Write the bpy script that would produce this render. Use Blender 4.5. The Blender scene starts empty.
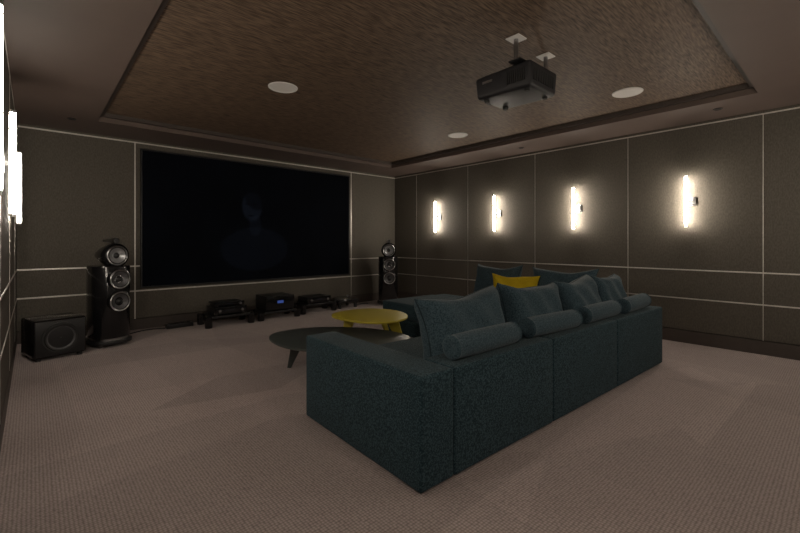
import bpy, bmesh, math, random
from mathutils import Vector, Matrix, Euler
random.seed(4)
S = bpy.context.scene
COL = S.collection

# ---------------------------------------------------------------- materials
def mat(name, c1, c2=None, rough=0.6, metal=0.0, scale=20, stretch=(1,1,1), detail=3,
        bump=0.0, spec=0.5, kind='noise', emis=None, estr=0, sheen=0, coat=0, contrast=(0.35,0.65), dist=0.004, rot=(0,0,0)):
    m = bpy.data.materials.new(name); m.use_nodes = True
    nt = m.node_tree; N = nt.nodes; L = nt.links
    b = N['Principled BSDF']
    b.inputs['Roughness'].default_value = rough
    b.inputs['Metallic'].default_value = metal
    b.inputs['Specular IOR Level'].default_value = spec
    b.inputs['Sheen Weight'].default_value = sheen
    b.inputs['Coat Weight'].default_value = coat
    tc = N.new('ShaderNodeTexCoord'); mp = N.new('ShaderNodeMapping')
    mp.inputs['Scale'].default_value = stretch; mp.inputs['Rotation'].default_value = rot
    L.new(tc.outputs['Object'], mp.inputs['Vector'])
    if kind == 'voronoi':
        t = N.new('ShaderNodeTexVoronoi'); t.inputs['Scale'].default_value = scale
        out = t.outputs['Distance']
    else:
        t = N.new('ShaderNodeTexNoise'); t.inputs['Scale'].default_value = scale
        t.inputs['Detail'].default_value = detail
        out = t.outputs['Fac']
    L.new(mp.outputs['Vector'], t.inputs['Vector'])
    if c2 is None: c2 = tuple(c*0.9 for c in c1[:3])+(1,)
    r = N.new('ShaderNodeValToRGB')
    r.color_ramp.elements[0].position = contrast[0]; r.color_ramp.elements[0].color = c1
    r.color_ramp.elements[1].position = contrast[1]; r.color_ramp.elements[1].color = c2
    L.new(out, r.inputs['Fac']); L.new(r.outputs['Color'], b.inputs['Base Color'])
    if bump:
        bp = N.new('ShaderNodeBump'); bp.inputs['Strength'].default_value = bump
        bp.inputs['Distance'].default_value = dist
        L.new(out, bp.inputs['Height']); L.new(bp.outputs['Normal'], b.inputs['Normal'])
    if emis:
        b.inputs['Emission Color'].default_value = emis
        b.inputs['Emission Strength'].default_value = estr
    return m

def carpet_mat():
    m = bpy.data.materials.new('carpet'); m.use_nodes = True
    nt = m.node_tree; N = nt.nodes; L = nt.links; b = N['Principled BSDF']
    b.inputs['Roughness'].default_value = 0.95; b.inputs['Specular IOR Level'].default_value = 0.15
    b.inputs['Sheen Weight'].default_value = 0.12
    tc = N.new('ShaderNodeTexCoord')
    v = N.new('ShaderNodeTexVoronoi'); v.inputs['Scale'].default_value = 66; v.inputs['Randomness'].default_value = 0.25
    L.new(tc.outputs['Object'], v.inputs['Vector'])
    r = N.new('ShaderNodeValToRGB')
    r.color_ramp.elements[0].position = 0.1; r.color_ramp.elements[0].color = (0.62,0.515,0.492,1)
    r.color_ramp.elements[1].position = 0.72; r.color_ramp.elements[1].color = (0.25,0.203,0.193,1)
    L.new(v.outputs['Distance'], r.inputs['Fac'])
    def patches(rot, sc, lo, hi, seed):
        mp = N.new('ShaderNodeMapping'); mp.inputs['Rotation'].default_value = (0,0,rot); mp.inputs['Scale'].default_value = sc
        mp.inputs['Location'].default_value = (seed, seed*2, 0)
        L.new(tc.outputs['Object'], mp.inputs['Vector'])
        v2 = N.new('ShaderNodeTexVoronoi'); v2.inputs['Scale'].default_value = 1.0
        L.new(mp.outputs['Vector'], v2.inputs['Vector'])
        bw = N.new('ShaderNodeSeparateColor'); L.new(v2.outputs['Color'], bw.inputs['Color'])
        mr = N.new('ShaderNodeMapRange'); mr.inputs['To Min'].default_value = lo; mr.inputs['To Max'].default_value = hi
        L.new(bw.outputs[0], mr.inputs['Value']); return mr.outputs['Result']
    cur = r.outputs['Color']
    for p in (patches(0.6,(0.5,1.9,1),0.88,1.06,0.3), patches(-0.5,(1.6,0.45,1),0.93,1.05,3.1)):
        mx = N.new('ShaderNodeMix'); mx.data_type = 'RGBA'; mx.blend_type = 'MULTIPLY'; mx.inputs['Factor'].default_value = 1
        L.new(cur, mx.inputs[6]); L.new(p, mx.inputs[7]); cur = mx.outputs[2]
    L.new(cur, b.inputs['Base Color'])
    bp = N.new('ShaderNodeBump'); bp.invert = True; bp.inputs['Strength'].default_value = 0.7; bp.inputs['Distance'].default_value = 0.006
    L.new(v.outputs['Distance'], bp.inputs['Height']); L.new(bp.outputs['Normal'], b.inputs['Normal'])
    return m

def screen_mat():
    m = bpy.data.materials.new('screen_picture'); m.use_nodes = True
    nt = m.node_tree; N = nt.nodes; L = nt.links; b = N['Principled BSDF']
    b.inputs['Base Color'].default_value = (0.002,0.0022,0.003,1)
    b.inputs['Roughness'].default_value = 0.8; b.inputs['Specular IOR Level'].default_value = 0.04
    tc = N.new('ShaderNodeTexCoord')
    def blob(cx, cz, rx, rz, lo=1.0, hi=0.6):
        mp = N.new('ShaderNodeMapping'); mp.inputs['Location'].default_value = (-cx/rx, 0, -cz/rz)
        mp.inputs['Scale'].default_value = (1/rx, 0, 1/rz)
        L.new(tc.outputs['Object'], mp.inputs['Vector'])
        ln = N.new('ShaderNodeVectorMath'); ln.operation = 'LENGTH'; L.new(mp.outputs['Vector'], ln.inputs[0])
        mr = N.new('ShaderNodeMapRange'); mr.interpolation_type = 'SMOOTHSTEP'
        mr.inputs['From Min'].default_value = lo; mr.inputs['From Max'].default_value = hi
        L.new(ln.outputs['Value'], mr.inputs['Value']); return mr.outputs['Result']
    def op(o, a, c):
        x = N.new('ShaderNodeMath'); x.operation = o
        for i, s in enumerate((a, c)):
            if isinstance(s, (int, float)): x.inputs[i].default_value = s
            else: L.new(s, x.inputs[i])
        return x.outputs[0]
    face = blob(-0.18, 0.25, 0.19, 0.27, 1.0, 0.7)
    hair = blob(-0.08, 0.44, 0.25, 0.27, 1.0, 0.8)
    sh = blob(-0.12, -0.44, 0.60, 0.38, 1.0, 0.85)
    neck = blob(-0.13, -0.05, 0.12, 0.20, 1.0, 0.7)
    e1 = blob(-0.26, 0.29, 0.05, 0.022); e2 = blob(-0.13, 0.29, 0.05, 0.022); mo = blob(-0.20, 0.10, 0.07, 0.02)
    f = op('MULTIPLY', face, op('SUBTRACT', 1.0, op('MULTIPLY', hair, 0.7)))
    f = op('MULTIPLY', f, op('SUBTRACT', 1.0, op('MULTIPLY', op('ADD', op('ADD', e1, e2), mo), 0.6)))
    tot = op('ADD', op('ADD', op('MULTIPLY', f, 0.65), op('MULTIPLY', sh, 0.20)), op('MULTIPLY', neck, 0.25))
    nz = N.new('ShaderNodeTexNoise'); nz.inputs['Scale'].default_value = 1.5
    L.new(tc.outputs['Object'], nz.inputs['Vector'])
    tot = op('ADD', tot, op('MULTIPLY', nz.outputs['Fac'], 0.22))
    em = op('MULTIPLY', tot, 0.0095)
    b.inputs['Emission Color'].default_value = (0.38,0.50,0.78,1)
    L.new(em, b.inputs['Emission Strength'])
    return m

M = {}
M['carpet'] = carpet_mat()
M['fabric_wall'] = mat('wall_fabric', (0.118,0.105,0.086,1), (0.082,0.073,0.060,1), rough=0.7, scale=95, stretch=(1,1,.4), bump=0.6, spec=0.3, detail=5)
M['fabric_dark'] = mat('wall_fabric_backing', (0.04,0.034,0.027,1), rough=0.9)
M['steel'] = mat('brushed_metal_trim', (0.74,0.71,0.66,1), (0.64,0.61,0.57,1), rough=0.38, metal=.7, scale=40)
M['baseboard'] = mat('baseboard_paint', (0.066,0.052,0.044,1), (0.060,0.047,0.040,1), rough=0.5)
M['soffit'] = mat('soffit_paint', (0.120,0.087,0.073,1), (0.112,0.081,0.068,1), rough=0.6, scale=3)
M['ceil_fabric'] = mat('ceiling_wallcovering', (0.235,0.162,0.113,1), (0.046,0.031,0.021,1), rough=0.62, scale=14, stretch=(.7,7,1), detail=10, bump=0.25, spec=0.3, contrast=(0.30,0.68), rot=(0,0,.12))
M['sofa'] = mat('teal_tweed', (0.011,0.028,0.037,1), (0.058,0.100,0.120,1), rough=0.95, scale=130, detail=3, bump=0.8, spec=0.15, sheen=0.06, contrast=(0.40,0.68))
M['cushion'] = mat('teal_chenille', (0.021,0.043,0.056,1), (0.068,0.104,0.126,1), rough=0.9, scale=120, detail=2, bump=0.5, spec=0.15, sheen=0.10)
M['piping'] = mat('teal_piping', (0.012,0.028,0.036,1), (0.018,0.036,0.046,1), rough=0.9)
M['yellow_cloth'] = mat('mustard_cloth', (0.54,0.39,0.015,1), (0.45,0.32,0.012,1), rough=0.9, scale=120, bump=0.3, spec=0.15)
M['yellow_lacquer'] = mat('yellow_lacquer', (0.50,0.41,0.04,1), (0.47,0.385,0.035,1), rough=0.4, scale=3)
M['dark_lacquer'] = mat('grey_lacquer', (0.060,0.070,0.067,1), (0.055,0.065,0.062,1), rough=0.35, scale=3)
M['black'] = mat('black_satin', (0.010,0.010,0.011,1), (0.014,0.014,0.015,1), rough=0.4, scale=8)
M['blackgloss'] = mat('black_gloss', (0.007,0.007,0.008,1), (0.009,0.009,0.010,1), rough=0.16, scale=5, coat=0.2)
M['proj'] = mat('projector_shell', (0.014,0.014,0.017,1), (0.022,0.022,0.025,1), rough=0.5, scale=400, bump=0.1)
M['rubber'] = mat('rubber_surround', (0.018,0.018,0.018,1), rough=0.7)
M['cone'] = mat('woofer_cone', (0.06,0.06,0.065,1), (0.09,0.09,0.095,1), rough=0.45, scale=70)
M['midcone'] = mat('silver_cone', (0.42,0.43,0.44,1), (0.34,0.35,0.36,1), rough=0.35, metal=0.6, scale=90)
M['alu'] = mat('aluminium', (0.45,0.45,0.46,1), (0.38,0.38,0.39,1), rough=0.3, metal=1, scale=30)
M['white'] = mat('white_paint', (0.86,0.84,0.82,1), (0.82,0.80,0.78,1), rough=0.6, scale=200)
M['lens'] = mat('lens_glass', (0.01,0.015,0.03,1), rough=0.03, coat=1)
M['tube'] = mat('lit_opal_tube', (0.9,0.88,0.82,1), rough=0.4, emis=(1.0,0.885,0.745,1), estr=92)
M['blue_led'] = mat('blue_display', (0.01,0.02,0.05,1), rough=0.2, emis=(0.12,0.22,0.8,1), estr=0.22)
M['screen'] = screen_mat()

# ---------------------------------------------------------------- helpers
def empty(name, loc, rz=0):
    e = bpy.data.objects.new(name, None); e.location = loc; e.rotation_euler = (0,0,rz)
    e.empty_display_size = 0.1; COL.objects.link(e); return e

def finish(bm, name, mats, parent=None, loc=(0,0,0), rot=(0,0,0), smooth=False, angle=None):
    me = bpy.data.meshes.new(name)
    bmesh.ops.recalc_face_normals(bm, faces=bm.faces)
    bm.to_mesh(me); bm.free()
    if not isinstance(mats, (list, tuple)): mats = [mats]
    for m in mats: me.materials.append(m)
    if smooth:
        for p in me.polygons: p.use_smooth = True
    ob = bpy.data.objects.new(name, me); ob.location = loc; ob.rotation_euler = rot
    if parent: ob.parent = parent
    COL.objects.link(ob)
    if smooth and angle:
        me.set_sharp_from_angle(angle=math.radians(angle))
    return ob

def add_box(bm, x0,x1,y0,y1,z0,z1, mi=0, bevel=0, seg=2):
    g = bmesh.ops.create_cube(bm, size=1)
    vs = g['verts']
    for v in vs:
        v.co = Vector(((x0+x1)/2 + v.co.x*(x1-x0), (y0+y1)/2 + v.co.y*(y1-y0), (z0+z1)/2 + v.co.z*(z1-z0)))
    fs = {f for v in vs for f in v.link_faces}
    for f in fs: f.material_index = mi
    if bevel:
        es = list({e for v in vs for e in v.link_edges})
        r = bmesh.ops.bevel(bm, geom=es, offset=bevel, segments=seg, profile=0.5, affect='EDGES')
        for f in r['faces']: f.material_index = mi

def box(name, x0,x1,y0,y1,z0,z1, m, parent=None, bevel=0, seg=3, rot=(0,0,0)):
    c = ((x0+x1)/2,(y0+y1)/2,(z0+z1)/2); hx,hy,hz = (x1-x0)/2,(y1-y0)/2,(z1-z0)/2
    bm = bmesh.new(); add_box(bm,-hx,hx,-hy,hy,-hz,hz,0,bevel,seg)
    return finish(bm, name, m, parent, c, rot, smooth=bevel>0, angle=50 if bevel else None)

def soft_box(name, x0,x1,y0,y1,z0,z1, m, parent, r=0.04, puff=0.012, n=12):
    """upholstered block: rounded edges and slightly swollen faces"""
    hx,hy,hz = (x1-x0)/2,(y1-y0)/2,(z1-z0)/2
    bm = bmesh.new()
    add_box(bm,-1,1,-1,1,-1,1)
    bmesh.ops.subdivide_edges(bm, edges=bm.edges[:], cuts=n, use_grid_fill=True)
    def q(t, h):
        k = abs(t)*(n+1)/2.0
        kk = (n+1)/2.0; e = 3
        if k > kk-e-1e-6:
            s = (k-(kk-e))/e
            return math.copysign((h-r) + r*s, t)/h
        return math.copysign((h-r)*k/(kk-e), t)/h
    for v in bm.verts:
        a,b,c = q(v.co.x,hx),q(v.co.y,hy),q(v.co.z,hz)
        p = Vector((a*hx,b*hy,c*hz))
        core = Vector((max(-hx+r,min(hx-r,p.x)),max(-hy+r,min(hy-r,p.y)),max(-hz+r,min(hz-r,p.z))))
        d = p-core
        if d.length > 1e-6:
            nrm = d.normalized(); p = core + nrm*r
            w = (1-a*a if abs(nrm.x)<.9 else 1)*(1-b*b if abs(nrm.y)<.9 else 1)*(1-c*c if abs(nrm.z)<.9 else 1)
            p += nrm*puff*w
        v.co = p
    return finish(bm, name, m, parent, ((x0+x1)/2,(y0+y1)/2,(z0+z1)/2), smooth=True)

def lathe(name, prof, m, parent=None, loc=(0,0,0), rot=(0,0,0), n=40, axis='Y', mats_idx=None, smooth_angle=40):
    bm = bmesh.new(); rings = []
    for a, r in prof:
        ring = []
        if r < 1e-5: ring = [bm.verts.new((0,-a,0) if axis=='Y' else (0,0,a))]
        else:
            for i in range(n):
                t = 2*math.pi*i/n
                ring.append(bm.verts.new((r*math.cos(t), -a, r*math.sin(t)) if axis=='Y' else (r*math.cos(t), r*math.sin(t), a)))
        rings.append(ring)
    for k in range(len(rings)-1):
        A,B = rings[k],rings[k+1]; mi = mats_idx[k] if mats_idx else 0
        for i in range(n):
            j=(i+1)%n
            if len(A)==1 and len(B)==1: continue
            if len(A)==1: f=bm.faces.new((A[0],B[i],B[j]))
            elif len(B)==1: f=bm.faces.new((A[i],A[j],B[0]))
            else: f=bm.faces.new((A[i],A[j],B[j],B[i]))
            f.material_index = mi
    return finish(bm, name, m, parent, loc, rot, smooth=True, angle=smooth_angle)

def chaikin(pts, n=4):
    for _ in range(n):
        o=[]
        for i in range(len(pts)):
            a,b=Vector(pts[i]),Vector(pts[(i+1)%len(pts)])
            o += [a*.75+b*.25, a*.25+b*.75]
        pts=o
    return pts

def slab(name, pts, z0, z1, m, parent, bevel=0.006, smooth=True):
    bm=bmesh.new()
    vs=[bm.verts.new((p[0],p[1],z0)) for p in pts]
    f=bm.faces.new(vs)
    r=bmesh.ops.extrude_face_region(bm, geom=[f])
    up=[v for v in r['geom'] if isinstance(v,bmesh.types.BMVert)]
    for v in up: v.co.z=z1
    if bevel:
        es=[e for e in bm.edges if abs(e.verts[0].co.z-e.verts[1].co.z)<1e-6]
        bmesh.ops.bevel(bm, geom=es, offset=bevel, segments=2, profile=.5, affect='EDGES')
    return finish(bm,name,m,parent,smooth=smooth,angle=35)

def blade(name, top, bot, wt, wb, th, ang, m, parent):
    bm=bmesh.new(); u=Vector((math.cos(ang),math.sin(ang),0)); n=Vector((-math.sin(ang),math.cos(ang),0))
    V=[]
    for c,w in ((Vector(top),wt),(Vector(bot),wb)):
        for a,b in ((-1,-1),(1,-1),(1,1),(-1,1)):
            V.append(bm.verts.new(c+u*a*w/2+n*b*th/2))
    for q in ((0,1,2,3),(7,6,5,4),(0,4,5,1),(1,5,6,2),(2,6,7,3),(3,7,4,0)): bm.faces.new([V[i] for i in q])
    bmesh.ops.bevel(bm, geom=bm.edges[:], offset=0.004, segments=2, profile=.5, affect='EDGES')
    return finish(bm,name,m,parent,smooth=True,angle=40)

def cable(name, pts, r, m, parent=None):
    cu=bpy.data.curves.new(name,'CURVE'); cu.dimensions='3D'; cu.bevel_depth=r; cu.bevel_resolution=3
    sp=cu.splines.new('BEZIER'); sp.bezier_points.add(len(pts)-1)
    for b,p in zip(sp.bezier_points,pts):
        b.co=p; b.handle_left_type=b.handle_right_type='AUTO'
    cu.materials.append(m)
    o=bpy.data.objects.new(name,cu)
    if parent: o.parent=parent
    COL.objects.link(o); return o

def pillow(name, w, h, t, m, parent, loc, rot, ear=0.13, seed=0, pipe=None):
    """stuffed cushion, standing in XZ plane, thickness along Y, with dog-eared corners and a piped seam"""
    rnd=random.Random(seed); n=30; bm=bmesh.new(); G={}
    ph=rnd.random()*6
    for s in (1,-1):
        for i in range(n+1):
            for j in range(n+1):
                if s==-1 and (i in (0,n) or j in (0,n)): G[(s,i,j)]=G[(1,i,j)]; continue
                a=math.sin((i/n*2-1)*math.pi/2); b=math.sin((j/n*2-1)*math.pi/2)
                x=a*w/2*(1-ear*(1-b*b)*(a*a)); z=b*h/2*(1-ear*(1-a*a)*(b*b))
                sag=-0.012*(1-a*a)*max(0,b)+0.006*math.sin(5*a+ph)*max(0,b)
                T=t/2*(max(0,(1-a**6))*max(0,(1-b**6)))**0.5
                edge=(1-a**4)*(1-b**4)
                wr=0.009*math.sin(9*a+ph+4*b)*edge+0.011*math.sin(7*b-3*a+ph*2)*(a*a)*edge
                th=math.atan2(abs(b)-1.05,abs(a)-1.05); rr=math.hypot(abs(a)-1.05,abs(b)-1.05)
                wr+=0.012*math.sin(th*11+ph)*math.exp(-rr*1.8)*edge**.5
                low = 1+0.20*(-b)*(1-b*b)
                G[(s,i,j)]=bm.verts.new((x, s*(T*low+wr), z+sag))
    for s in (1,-1):
        for i in range(n):
            for j in range(n):
                bm.faces.new([G[(s,i,j)],G[(s,i+1,j)],G[(s,i+1,j+1)],G[(s,i,j+1)]])
    per=[(i,0) for i in range(n)]+[(n,j) for j in range(n)]+[(i,n) for i in range(n,0,-1)]+[(0,j) for j in range(n,0,-1)]
    pts=[G[(1,i,j)].co.copy() for i,j in per]
    ob=finish(bm,name,m,parent,loc,rot,smooth=True)
    if pipe:
        cu=bpy.data.curves.new(name+'_piping','CURVE'); cu.dimensions='3D'; cu.bevel_depth=.0045; cu.bevel_resolution=2
        sp=cu.splines.new('POLY'); sp.points.add(len(pts)-1); sp.use_cyclic_u=True
        for q_,p_ in zip(sp.points,pts): q_.co=(*p_,1)
        cu.materials.append(pipe)
        o=bpy.data.objects.new(name+'_piping',cu); o.parent=parent; o.location=loc; o.rotation_euler=rot
        COL.objects.link(o)
    return ob

# ---------------------------------------------------------------- room
XL,XR,YB,YF,ZC = -0.14,5.77,-0.45,6.57,2.60
T=0.02
bm=bmesh.new(); add_box(bm,XL-0.15,XR+0.15,YB-0.15,YF+0.15,-0.1,0); finish(bm,'floor',M['carpet'])
ZR=[0.15,0.53,0.87,2.56]

def wall(name, axis, pos, out, a0, a1, seams):
    bm=bmesh.new()
    def bx(a,b,p,q,z0,z1,mi,bev=0):
        lo,hi=sorted((pos+out*p,pos+out*q))
        if axis=='x': add_box(bm,lo,hi,a,b,z0,z1,mi,bev,1)
        else: add_box(bm,a,b,lo,hi,z0,z1,mi,bev,1)
    bx(a0-0.1,a1+0.1,T,T+0.12,0,2.9,1)
    ss=[a0]+seams+[a1]
    for i in range(len(ss)-1):
        for k in range(3):
            bx(ss[i]+.003,ss[i+1]-.003,0,T,ZR[k]+.004,ZR[k+1]-.004,0,0.003)
        bx(ss[i]+.003,ss[i+1]-.003,0,T,2.57,ZC-0.002,0,0)
    finish(bm,name,[M['fabric_wall'],M['fabric_dark']])

def strips(name, axis, pos, out, a0, a1, seams, zs=(0.53,0.87,2.562), hw=0.007, vw=0.004):
    bm=bmesh.new()
    def bx(a,b,p,q,z0,z1):
        lo,hi=sorted((pos+out*p,pos+out*q))
        if axis=='x': add_box(bm,lo,hi,a,b,z0,z1)
        else: add_box(bm,a,b,lo,hi,z0,z1)
    for z in zs: bx(a0,a1,-0.004,T-0.001,z-hw,z+hw)
    for s in seams: bx(s-vw,s+vw,-0.002,T-0.002,0.15,2.556)
    finish(bm,name,M['steel'])

RS=[0.64,1.965,3.29,4.60,5.91]
FS=[1.04,4.63]
BS=[1.3,2.75,4.2]
wall('wall_right','x',XR,1,YB,YF,RS); strips('trim_1','x',XR,1,YB,YF,RS,vw=.003)
wall('wall_left','x',XL,-1,YB,YF,RS); strips('trim_2','x',XL,-1,YB,YF,RS)
wall('wall_front','y',YF,1,XL,XR,FS); strips('trim_3','y',YF,1,XL,XR,FS,vw=0.007,hw=.009)
wall('wall_back','y',YB,-1,XL,XR,BS); strips('trim_4','y',YB,-1,XL,XR,BS)
def bb(name,x0,x1,y0,y1):
    bm=bmesh.new(); add_box(bm,x0,x1,y0,y1,0,0.145,0,0.003,1); finish(bm,name,M['baseboard'])
bb('baseboard_right',XR-.004,XR+T,YB,YF); bb('baseboard_left',XL-T,XL+.004,YB,YF)
bb('baseboard_front',XL+.005,XR-.005,YF-.004,YF+T); bb('baseboard_back',XL+.005,XR-.005,YB-T,YB+.004)

# ceiling with recessed tray
cx0,cx1,cy0,cy1=0.56,5.06,0.60,5.85
bm=bmesh.new()
def ring(o,i,z0,z1,mi):
    ox0,ox1,oy0,oy1=o; ix0,ix1,iy0,iy1=i
    add_box(bm,ox0,ix0,oy0,oy1,z0,z1,mi); add_box(bm,ix1,ox1,oy0,oy1,z0,z1,mi)
    add_box(bm,ix0,ix1,oy0,iy0,z0,z1,mi); add_box(bm,ix0,ix1,iy1,oy1,z0,z1,mi)
outer=(XL-T,XR+T,YB-T,YF+T)
ring(outer,(cx0,cx1,cy0,cy1),ZC,2.85,0)
ring((cx0,cx1,cy0,cy1),(cx0+.05,cx1-.05,cy0+.05,cy1-.05),2.655,2.85,2)
add_box(bm,cx0+.05,cx1-.05,cy0+.05,cy1-.05,2.70,2.85,1)
finish(bm,'ceiling',[M['soffit'],M['ceil_fabric'],M['baseboard']])

for x,y in ((1.80,3.69),(4.42,3.70),(4.42,1.51),(1.80,1.51)):
    lathe('ceiling_speaker',[(0.0,0.0),(0,.118),(0.002,.120),(-0.004,.124),(-.006,.132),(-.002,.138),(0.004,.139),(.006,0)],M['white'],loc=(x,y,2.693),axis='Z')
for x,y in ((0.33,5.93),(5.35,0.95),(5.40,3.3)):
    lathe('recessed_spotlight',[(0,0),(0,.02),(-.006,.03),(-.008,.038),(-.001,.042),(0.0,.0)],M['black'],loc=(x,y,ZC-.001),axis='Z',n=24)

# ---------------------------------------------------------------- wall sconces
def sconce(loc, rz, so=.085):
    e=empty('wall_sconce',loc,rz)   # local: wall at y=0, room towards -y ; x along the wall
    box('backplate',-.015,.085,-.018,-.001,-.05,.05,M['alu'],e,.003)
    box('arm',.0,.03,-so+.012,-.016,-.012,.012,M['alu'],e,.002)
    lathe('tube',[(-.29,0),(-.29,.0145),(.29,.0145),(.29,0)],M['tube'],e,(0,-so,0),axis='Z',n=20)
    for s in (-1,1):
        lathe('cap',[(-.008,0),(-.008,.016),(.008,.016),(.008,0)],M['alu'],e,(0,-so,s*.299),axis='Z',n=20)
    return e
for y in (1.31,2.65,3.98,5.32): sconce((XR,y,1.675),-math.pi/2)
for y in (0.35,1.80,3.25,4.70): sconce((XL,y,1.655),math.pi/2,.055)
for x in (1.5,3.0,4.5): sconce((x,YB,1.675),math.pi)  # unseen back-wall sconces, added to light the sofa back and near floor

# ---------------------------------------------------------------- projection screen
e=empty('projection_screen',(2.835,YF-.002,1.525))
w,h=1.735,0.957
bm=bmesh.new(); add_box(bm,-w+.018,w-.018,-.028,-.001,-h+.018,h-.018); finish(bm,'picture_surface',M['screen'],e)
bm=bmesh.new()
for a in ((-w,-w+.02,-h,h),(w-.02,w,-h,h),(-w+.02,w-.02,-h,-h+.02),(-w+.02,w-.02,h-.02,h)):
    add_box(bm,a[0],a[1],-.040,-.001,a[2],a[3],0,.003,1)
finish(bm,'frame',M['black'],e)

# ---------------------------------------------------------------- sofa
sf=empty('sectional_sofa',(1.345,1.350,0),math.radians(-1.8))
ZS,ZB=0.41,0.565; f=M['sofa']
soft_box('arm',0,.232,0,1.145,.018,ZB,f,sf,.016,.004)
segs=[(.235,1.19),(1.193,2.19),(2.193,3.245)]
for i,(a,b) in enumerate(segs):
    soft_box('back_%d'%i,a,b,0,.235,.018,ZB,f,sf,.016,.004)
for i,(a,b) in enumerate(segs[:2]):
    soft_box('base_%d'%i,a,b,.238,1.12,.018,.22,f,sf,.02,.003)
    soft_box('seat_%d'%i,a,b,.238,1.13,.222,ZS,f,sf,.03,.012)
soft_box('corner_base',2.194,3.005,.238,1.45,.018,.22,f,sf,.02,.003)
soft_box('corner_seat',2.194,3.005,.238,1.45,.222,ZS,f,sf,.03,.012)
soft_box('chaise_base',2.06,3.005,1.454,2.94,.018,.22,f,sf,.02,.003)
soft_box('chaise_seat',2.05,3.005,1.454,2.95,.222,ZS+.01,f,sf,.03,.012)
soft_box('side_back_0',3.008,3.245,.238,1.30,.018,ZB,f,sf,.016,.004)
soft_box('side_back_1',3.008,3.245,1.304,2.05,.018,ZB,f,sf,.016,.004)
soft_box('chaise_side',3.008,3.245,2.054,2.94,.018,ZS,f,sf,.016,.004)
for i,(x,y) in enumerate([(.03,.03),(.03,1.05),(1.17,.05),(2.17,.05),(3.17,.05),(1.17,1.04),(2.2,2.85),(3.15,2.85)]):
    box('foot_%d'%i,x,x+.05,y,y+.03,0,.03,M['black'],sf)
c=M['cushion']
for i,u in enumerate((.74,1.55,2.27,2.88)):
    pillow('back_cushion_%d'%i,(.82,.72,.68,.56)[i],(.50,.50,.51,.50)[i],.25,c,sf,(u,.365+(.0,.02,.0,.02)[i],ZS+.222),(math.radians((-13,-11,-15,-12)[i]),math.radians((-2,2,-3,2)[i]),math.radians((4,-3,4,-2)[i])),seed=i,pipe=M['piping'])
for i,u in enumerate((.60,1.35,2.09,2.80)):
    L2=.295; R=.066
    lathe('bolster_%d'%i,[(-L2+.012,0),(-L2+.008,.02),(-L2-.002,.045),(-L2+.004,R-.008),(-L2+.010,R+.001),(-L2+.016,R-.004),(-L2+.04,R),(-.1,R+.002),(.1,R+.001),(L2-.04,R),(L2-.016,R-.004),(L2-.010,R+.001),(L2-.004,R-.008),(L2+.002,.045),(L2-.008,.02),(L2-.012,0)],c,sf,(u,.100,ZB+R+.004),(0,0,math.radians(90+(1,-3,1,3)[i])),axis='Y',smooth_angle=70)
for i,v in enumerate((.84,1.70)):
    pillow('side_cushion_%d'%i,.72,.52,.22,c,sf,(2.87,v,ZS+.255),(math.radians(-12),0,math.radians(-90+(6,-6)[i])),seed=10+i,ear=.16,pipe=M['piping'])
pillow('yellow_cushion',.54,.40,.15,M['yellow_cloth'],sf,(2.62,1.27,ZS+.235),(math.radians(-20),0,math.radians(-68)),seed=31)

# ---------------------------------------------------------------- coffee tables
t=empty('coffee_table',(2.12,3.22,0))
pts=[(-.52,.56),(.02,.60),(.50,.10),(.56,-.52),(.10,-.56),(-.56,-.24)]
slab('top',chaikin(pts),.298,.318,M['dark_lacquer'],t,.005)
for i,(tx,ty,bx_,by_,a) in enumerate(((-.26,.26,-.30,.38,2.3),(.26,-.30,.32,-.38,-.8),(-.26,-.20,-.32,-.24,.4))):
    blade('leg_%d'%i,(tx,ty,.30),(bx_,by_,0),.13,.035,.022,a,M['dark_lacquer'],t)
t=empty('coffee_table',(2.69,3.43,0))
pts=[(-.33,.40),(.24,.43),(.42,.0),(.20,-.40),(-.22,-.43),(-.39,-.04)]
slab('top',chaikin(pts),.405,.426,M['yellow_lacquer'],t,.005)
for i,(tx,ty,bx_,by_,a) in enumerate(((-.14,.20,-.16,.33,2.0),(.22,.12,.40,.16,.4),(.10,-.20,.22,-.30,-1.0))):
    blade('leg_%d'%i,(tx,ty,.405),(bx_,by_,0),.14,.035,.022,a,M['yellow_lacquer'],t)

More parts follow.
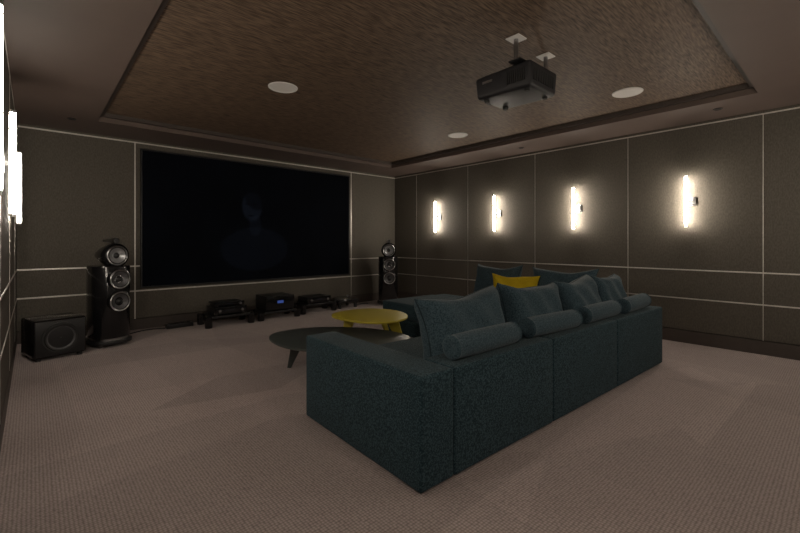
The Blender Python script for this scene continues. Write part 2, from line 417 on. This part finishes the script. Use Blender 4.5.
# ---------------------------------------------------------------- floorstanding speakers
def driver(name,par,loc,r,cone,depth=.03):
    prof=[(-.02,r*1.02),(.012,r*1.02),(.016,r*.97),(.014,r*.90),(.018,r*.85),(.012,r*.78),(-depth*.6,r*.36),(-depth*.4,r*.30),(.004,r*.15),(.008,0)]
    lathe(name,prof,[M['alu'],M['rubber'],cone,M['black']],par,loc,n=44,mats_idx=[0,0,0,1,1,2,2,3,3])
def speaker(loc,rz):
    s=empty('floorstanding_speaker',loc,rz)
    out=[]
    for k in range(25):
        a=math.pi*k/24
        out.append((-.185*math.cos(a), -.06-.15*math.sin(a)**.9 if 0<k<24 else -.06))
    out+=[(.17,.08),(.13,.2),(.07,.28),(-.07,.28),(-.13,.2),(-.17,.08)]
    slab('cabinet',out,.10,.925,M['blackgloss'],s,.012)
    slab('plinth',[(x*1.12,y*1.05) for x,y in out],.035,.075,M['black'],s,.006)
    slab('plinth_neck',[(x*.9,y*.9) for x,y in out],.075,.10,M['alu'],s,0)
    for i,(x,y) in enumerate(((-.13,-.1),(.13,-.1),(-.06,.22),(.06,.22))):
        lathe('foot_%d'%i,[(0,0),(0,.012),(.02,.022),(.036,.022),(.036,0)],M['alu'],s,(x,y,0),axis='Z',n=16)
    for i,z in enumerate((.52,.775)):
        lathe('woofer_pod_%d'%i,[(-.06,.115),(.0,.119),(.03,.119),(.032,.11)],M['blackgloss'],s,(0,-.20,z))
        driver('woofer_%d'%i,s,(0,-.222,z),.108,M['cone'])
    lathe('head',[(-.36,0),(-.35,.02),(-.28,.055),(-.16,.10),(-.04,.132),(.03,.142),(.055,.140),(.07,.128)],M['blackgloss'],s,(0,-.10,1.045),n=48)
    driver('midrange',s,(0,-.165,1.045),.112,M['midcone'])
    lathe('neck',[(0,.07),(.03,.055),(.05,.07)],M['black'],s,(0,-.06,.91),axis='Z',n=24)
    lathe('tweeter',[(-.22,0),(-.20,.012),(-.08,.026),(.0,.034),(.05,.036),(.06,.033),(.056,.02),(.062,0)],[M['alu'],M['black']],s,(0,-.10,1.215),n=30,mats_idx=[0]*5+[1,1])
    lathe('tweeter_neck',[(0,.012),(.03,.012)],M['black'],s,(0,-.08,1.175),axis='Z',n=12)
speaker((.66,5.83,0),math.radians(22))
speaker((5.10,6.02,0),math.radians(-32))

# subwoofer
s=empty('subwoofer',(.17,5.66,0),math.radians(13))
box('cabinet',-.22,.22,-.20,.22,.03,.41,M['blackgloss'],s,.02)
box('baffle',-.205,.205,-.212,-.198,.045,.395,M['black'],s,.005)
lathe('woofer',[(-.02,.158),(.008,.158),(.010,.148),(.006,.14),(.014,.132),(.008,.12),(-.03,.06),(-.02,.045),(-.004,.02),(0,0)],[M['black'],M['rubber'],M['cone']],s,(.0,-.213,.22),n=48,mats_idx=[0,0,1,1,1,2,2,2,2])
for i,(x,y) in enumerate(((-.17,-.16),(.17,-.16),(-.17,.17),(.17,.17))):
    lathe('foot_%d'%i,[(0,0),(0,.02),(.031,.025),(.031,0)],M['rubber'],s,(x,y,0),axis='Z',n=16)

# ---------------------------------------------------------------- hi-fi equipment along the front wall
def stand(name,x,y,w,d,top,leg=.05):
    e=empty(name,(x,y,0))
    box('shelf',-w/2,w/2,-d/2,d/2,top-.03,top,M['black'],e,.004)
    for i,(a,b) in enumerate(((-1,-1),(1,-1),(1,1),(-1,1))):
        lathe('post_%d'%i,[(0,0),(0,leg*.9),(.01,leg),(top-.008,leg),(top-.001,leg*.8),(top-.001,0)],M['blackgloss'],e,(a*(w/2+leg*.6),b*(d/2-leg),0),axis='Z',n=20)
    return e
def component(name,x,y,z,w,d,h,led=False,knobs=2):
    e=empty(name,(x,y,z))
    box('case',-w/2,w/2,-d/2,d/2,.015,h,M['black'],e,.006)
    box('faceplate',-w/2-.003,w/2+.003,-d/2-.01,-d/2+.001,.017,h+.002,M['blackgloss'],e,.003)
    for i in range(10):
        box('vent_%d'%i,-w*.4+i*w*.085,-w*.4+i*w*.085+.012,-d*.35,d*.35,h-.001,h+.003,M['rubber'],e)
    if led:
        box('display',-.05,.05,-d/2-.013,-d/2-.009,h*.5,h*.68,M['blue_led'],e)
    else:
        box('display',-.05,.05,-d/2-.013,-d/2-.009,h*.5,h*.7,M['lens'],e)
    for i in range(knobs):
        xx=(-1 if i%2 else 1)*w*.36
        lathe('knob_%d'%i,[(0,.02),(.018,.018),(.018,0)],M['alu'],e,(xx,-d/2-.01,h*.55),n=20)
    for i,(a,b) in enumerate(((-1,-1),(1,-1),(1,1),(-1,1))):
        lathe('foot_%d'%i,[(0,0),(0,.02),(.016,.02),(.016,0)],M['rubber'],e,(a*w*.42,b*d*.4,0),axis='Z',n=14)
stand('equipment_stand',2.12,6.18,.54,.46,.16)
component('hifi_receiver',2.12,6.18,.161,.44,.38,.11)
component('media_player',2.12,6.18,.276,.40,.30,.06,knobs=1)
stand('equipment_stand',2.88,6.20,.54,.46,.13)
component('power_amplifier',2.88,6.20,.131,.46,.40,.23,led=True,knobs=0)
stand('equipment_stand',3.64,6.27,.54,.40,.16)
component('preamplifier',3.64,6.27,.161,.44,.34,.11)
tt=empty('turntable',(4.27,6.30,0))
box('plinth',-.22,.22,-.18,.18,.10,.15,M['blackgloss'],tt,.006)
lathe('platter',[(0,0),(0,.14),(.02,.145),(.022,0)],M['alu'],tt,(-.04,0,.151),axis='Z')
lathe('arm_pivot',[(0,.02),(.05,.02),(.05,0)],M['alu'],tt,(.16,.1,.15),axis='Z',n=16)
cable('tonearm',[(.16,.1,.195),(.15,-.02,.19),(.06,-.09,.18)],.004,M['alu'],tt)
for i,(a,b) in enumerate(((-1,-1),(1,-1),(1,1),(-1,1))):
    lathe('leg_%d'%i,[(0,0),(0,.03),(.101,.03),(.101,0)],M['black'],tt,(a*.17,b*.13,0),axis='Z',n=16)
pc=empty('power_strip',(1.54,6.36,0))
box('body',-.17,.17,-.05,.05,.0,.06,M['black'],pc,.006)
for i in range(4): lathe('socket_%d'%i,[(0,.022),(.012,.022),(.012,0)],M['rubber'],pc,(-.12+i*.08,0,.06),axis='Z',n=16)
cable('cable',[(1.36,6.36,.008),(1.2,6.42,.008),(.95,6.3,.008),(.76,6.14,.008)],.007,M['rubber'])
cable('cable',[(4.52,6.3,.008),(4.72,6.36,.008),(4.86,6.32,.008)],.007,M['rubber'])
cable('cable',[(.55,6.12,.008),(.4,6.25,.008),(.22,6.1,.008),(.14,5.93,.008)],.007,M['rubber'])

# ---------------------------------------------------------------- projector
p=empty('projector',(2.86,1.80,2.43))
bm=bmesh.new(); add_box(bm,-.205,.205,-.25,.25,-.095,.095)
for v in bm.verts:
    if v.co.z<0: v.co.x*=.93; v.co.y*=.96
    if v.co.y>0: v.co.z*=.9
bmesh.ops.bevel(bm,geom=bm.edges[:],offset=.028,segments=4,profile=.5,affect='EDGES')
finish(bm,'body',M['proj'],p,smooth=True,angle=50)
lathe('lens_barrel',[(0,.075),(.02,.072),(.03,.06),(.022,.052),(.012,.045),(.012,0)],[M['black'],M['lens']],p,(0,.245,0),(0,0,math.pi),mats_idx=[0,0,0,0,1])
for i in range(9):
    box('side_vent_%d'%i,-.2045,-.196,-.20+i*.018,-.19+i*.018,-.045,.05,M['rubber'],p)
for i in range(9):
    box('rear_vent_%d'%i,-.15+i*.034,-.13+i*.034,-.2485,-.243,-.045,.045,M['rubber'],p)
box('badge',-.2055,-.199,.08,.17,.02,.038,M['alu'],p)
for i,(x,y) in enumerate(((-.13,-.18),(.13,-.18),(-.13,.18),(.13,.18))):
    lathe('foot_%d'%i,[(-.018,0),(-.018,.018),(.006,.022),(.006,0)],M['rubber'],p,(x,y,-.09),axis='Z',n=18)
box('mount_plate',-.24,.24,-.19,-.09,.098,.108,M['black'],p,.002)
box('mount_rail',-.03,.03,-.09,.14,.098,.108,M['black'],p,.002)
for i,x in enumerate((-.215,.215)):
    lathe('pole_%d'%i,[(.108,0),(.108,.016),(.262,.016),(.262,0)],M['alu'],p,(x,-.14,0),axis='Z',n=18)
    box('ceiling_plate_%d'%i,x-.055,x+.055,-.195,-.085,.261,.2695,M['white'],p,.002)

# ---------------------------------------------------------------- camera / world
cam=bpy.data.cameras.new('camera'); co=bpy.data.objects.new('camera',cam); COL.objects.link(co)
cam.sensor_width=36; cam.lens=408/800*36; cam.shift_y=-24.5/800; cam.clip_start=0.02
co.location=(0,0,1.2); co.rotation_euler=(math.radians(90),0,math.radians(-42))
S.camera=co
wd=bpy.data.worlds.new('world'); S.world=wd; wd.use_nodes=True
wd.node_tree.nodes['Background'].inputs[0].default_value=(0.01,0.01,0.01,1)
S.view_settings.view_transform='Standard'; S.view_settings.look='None'
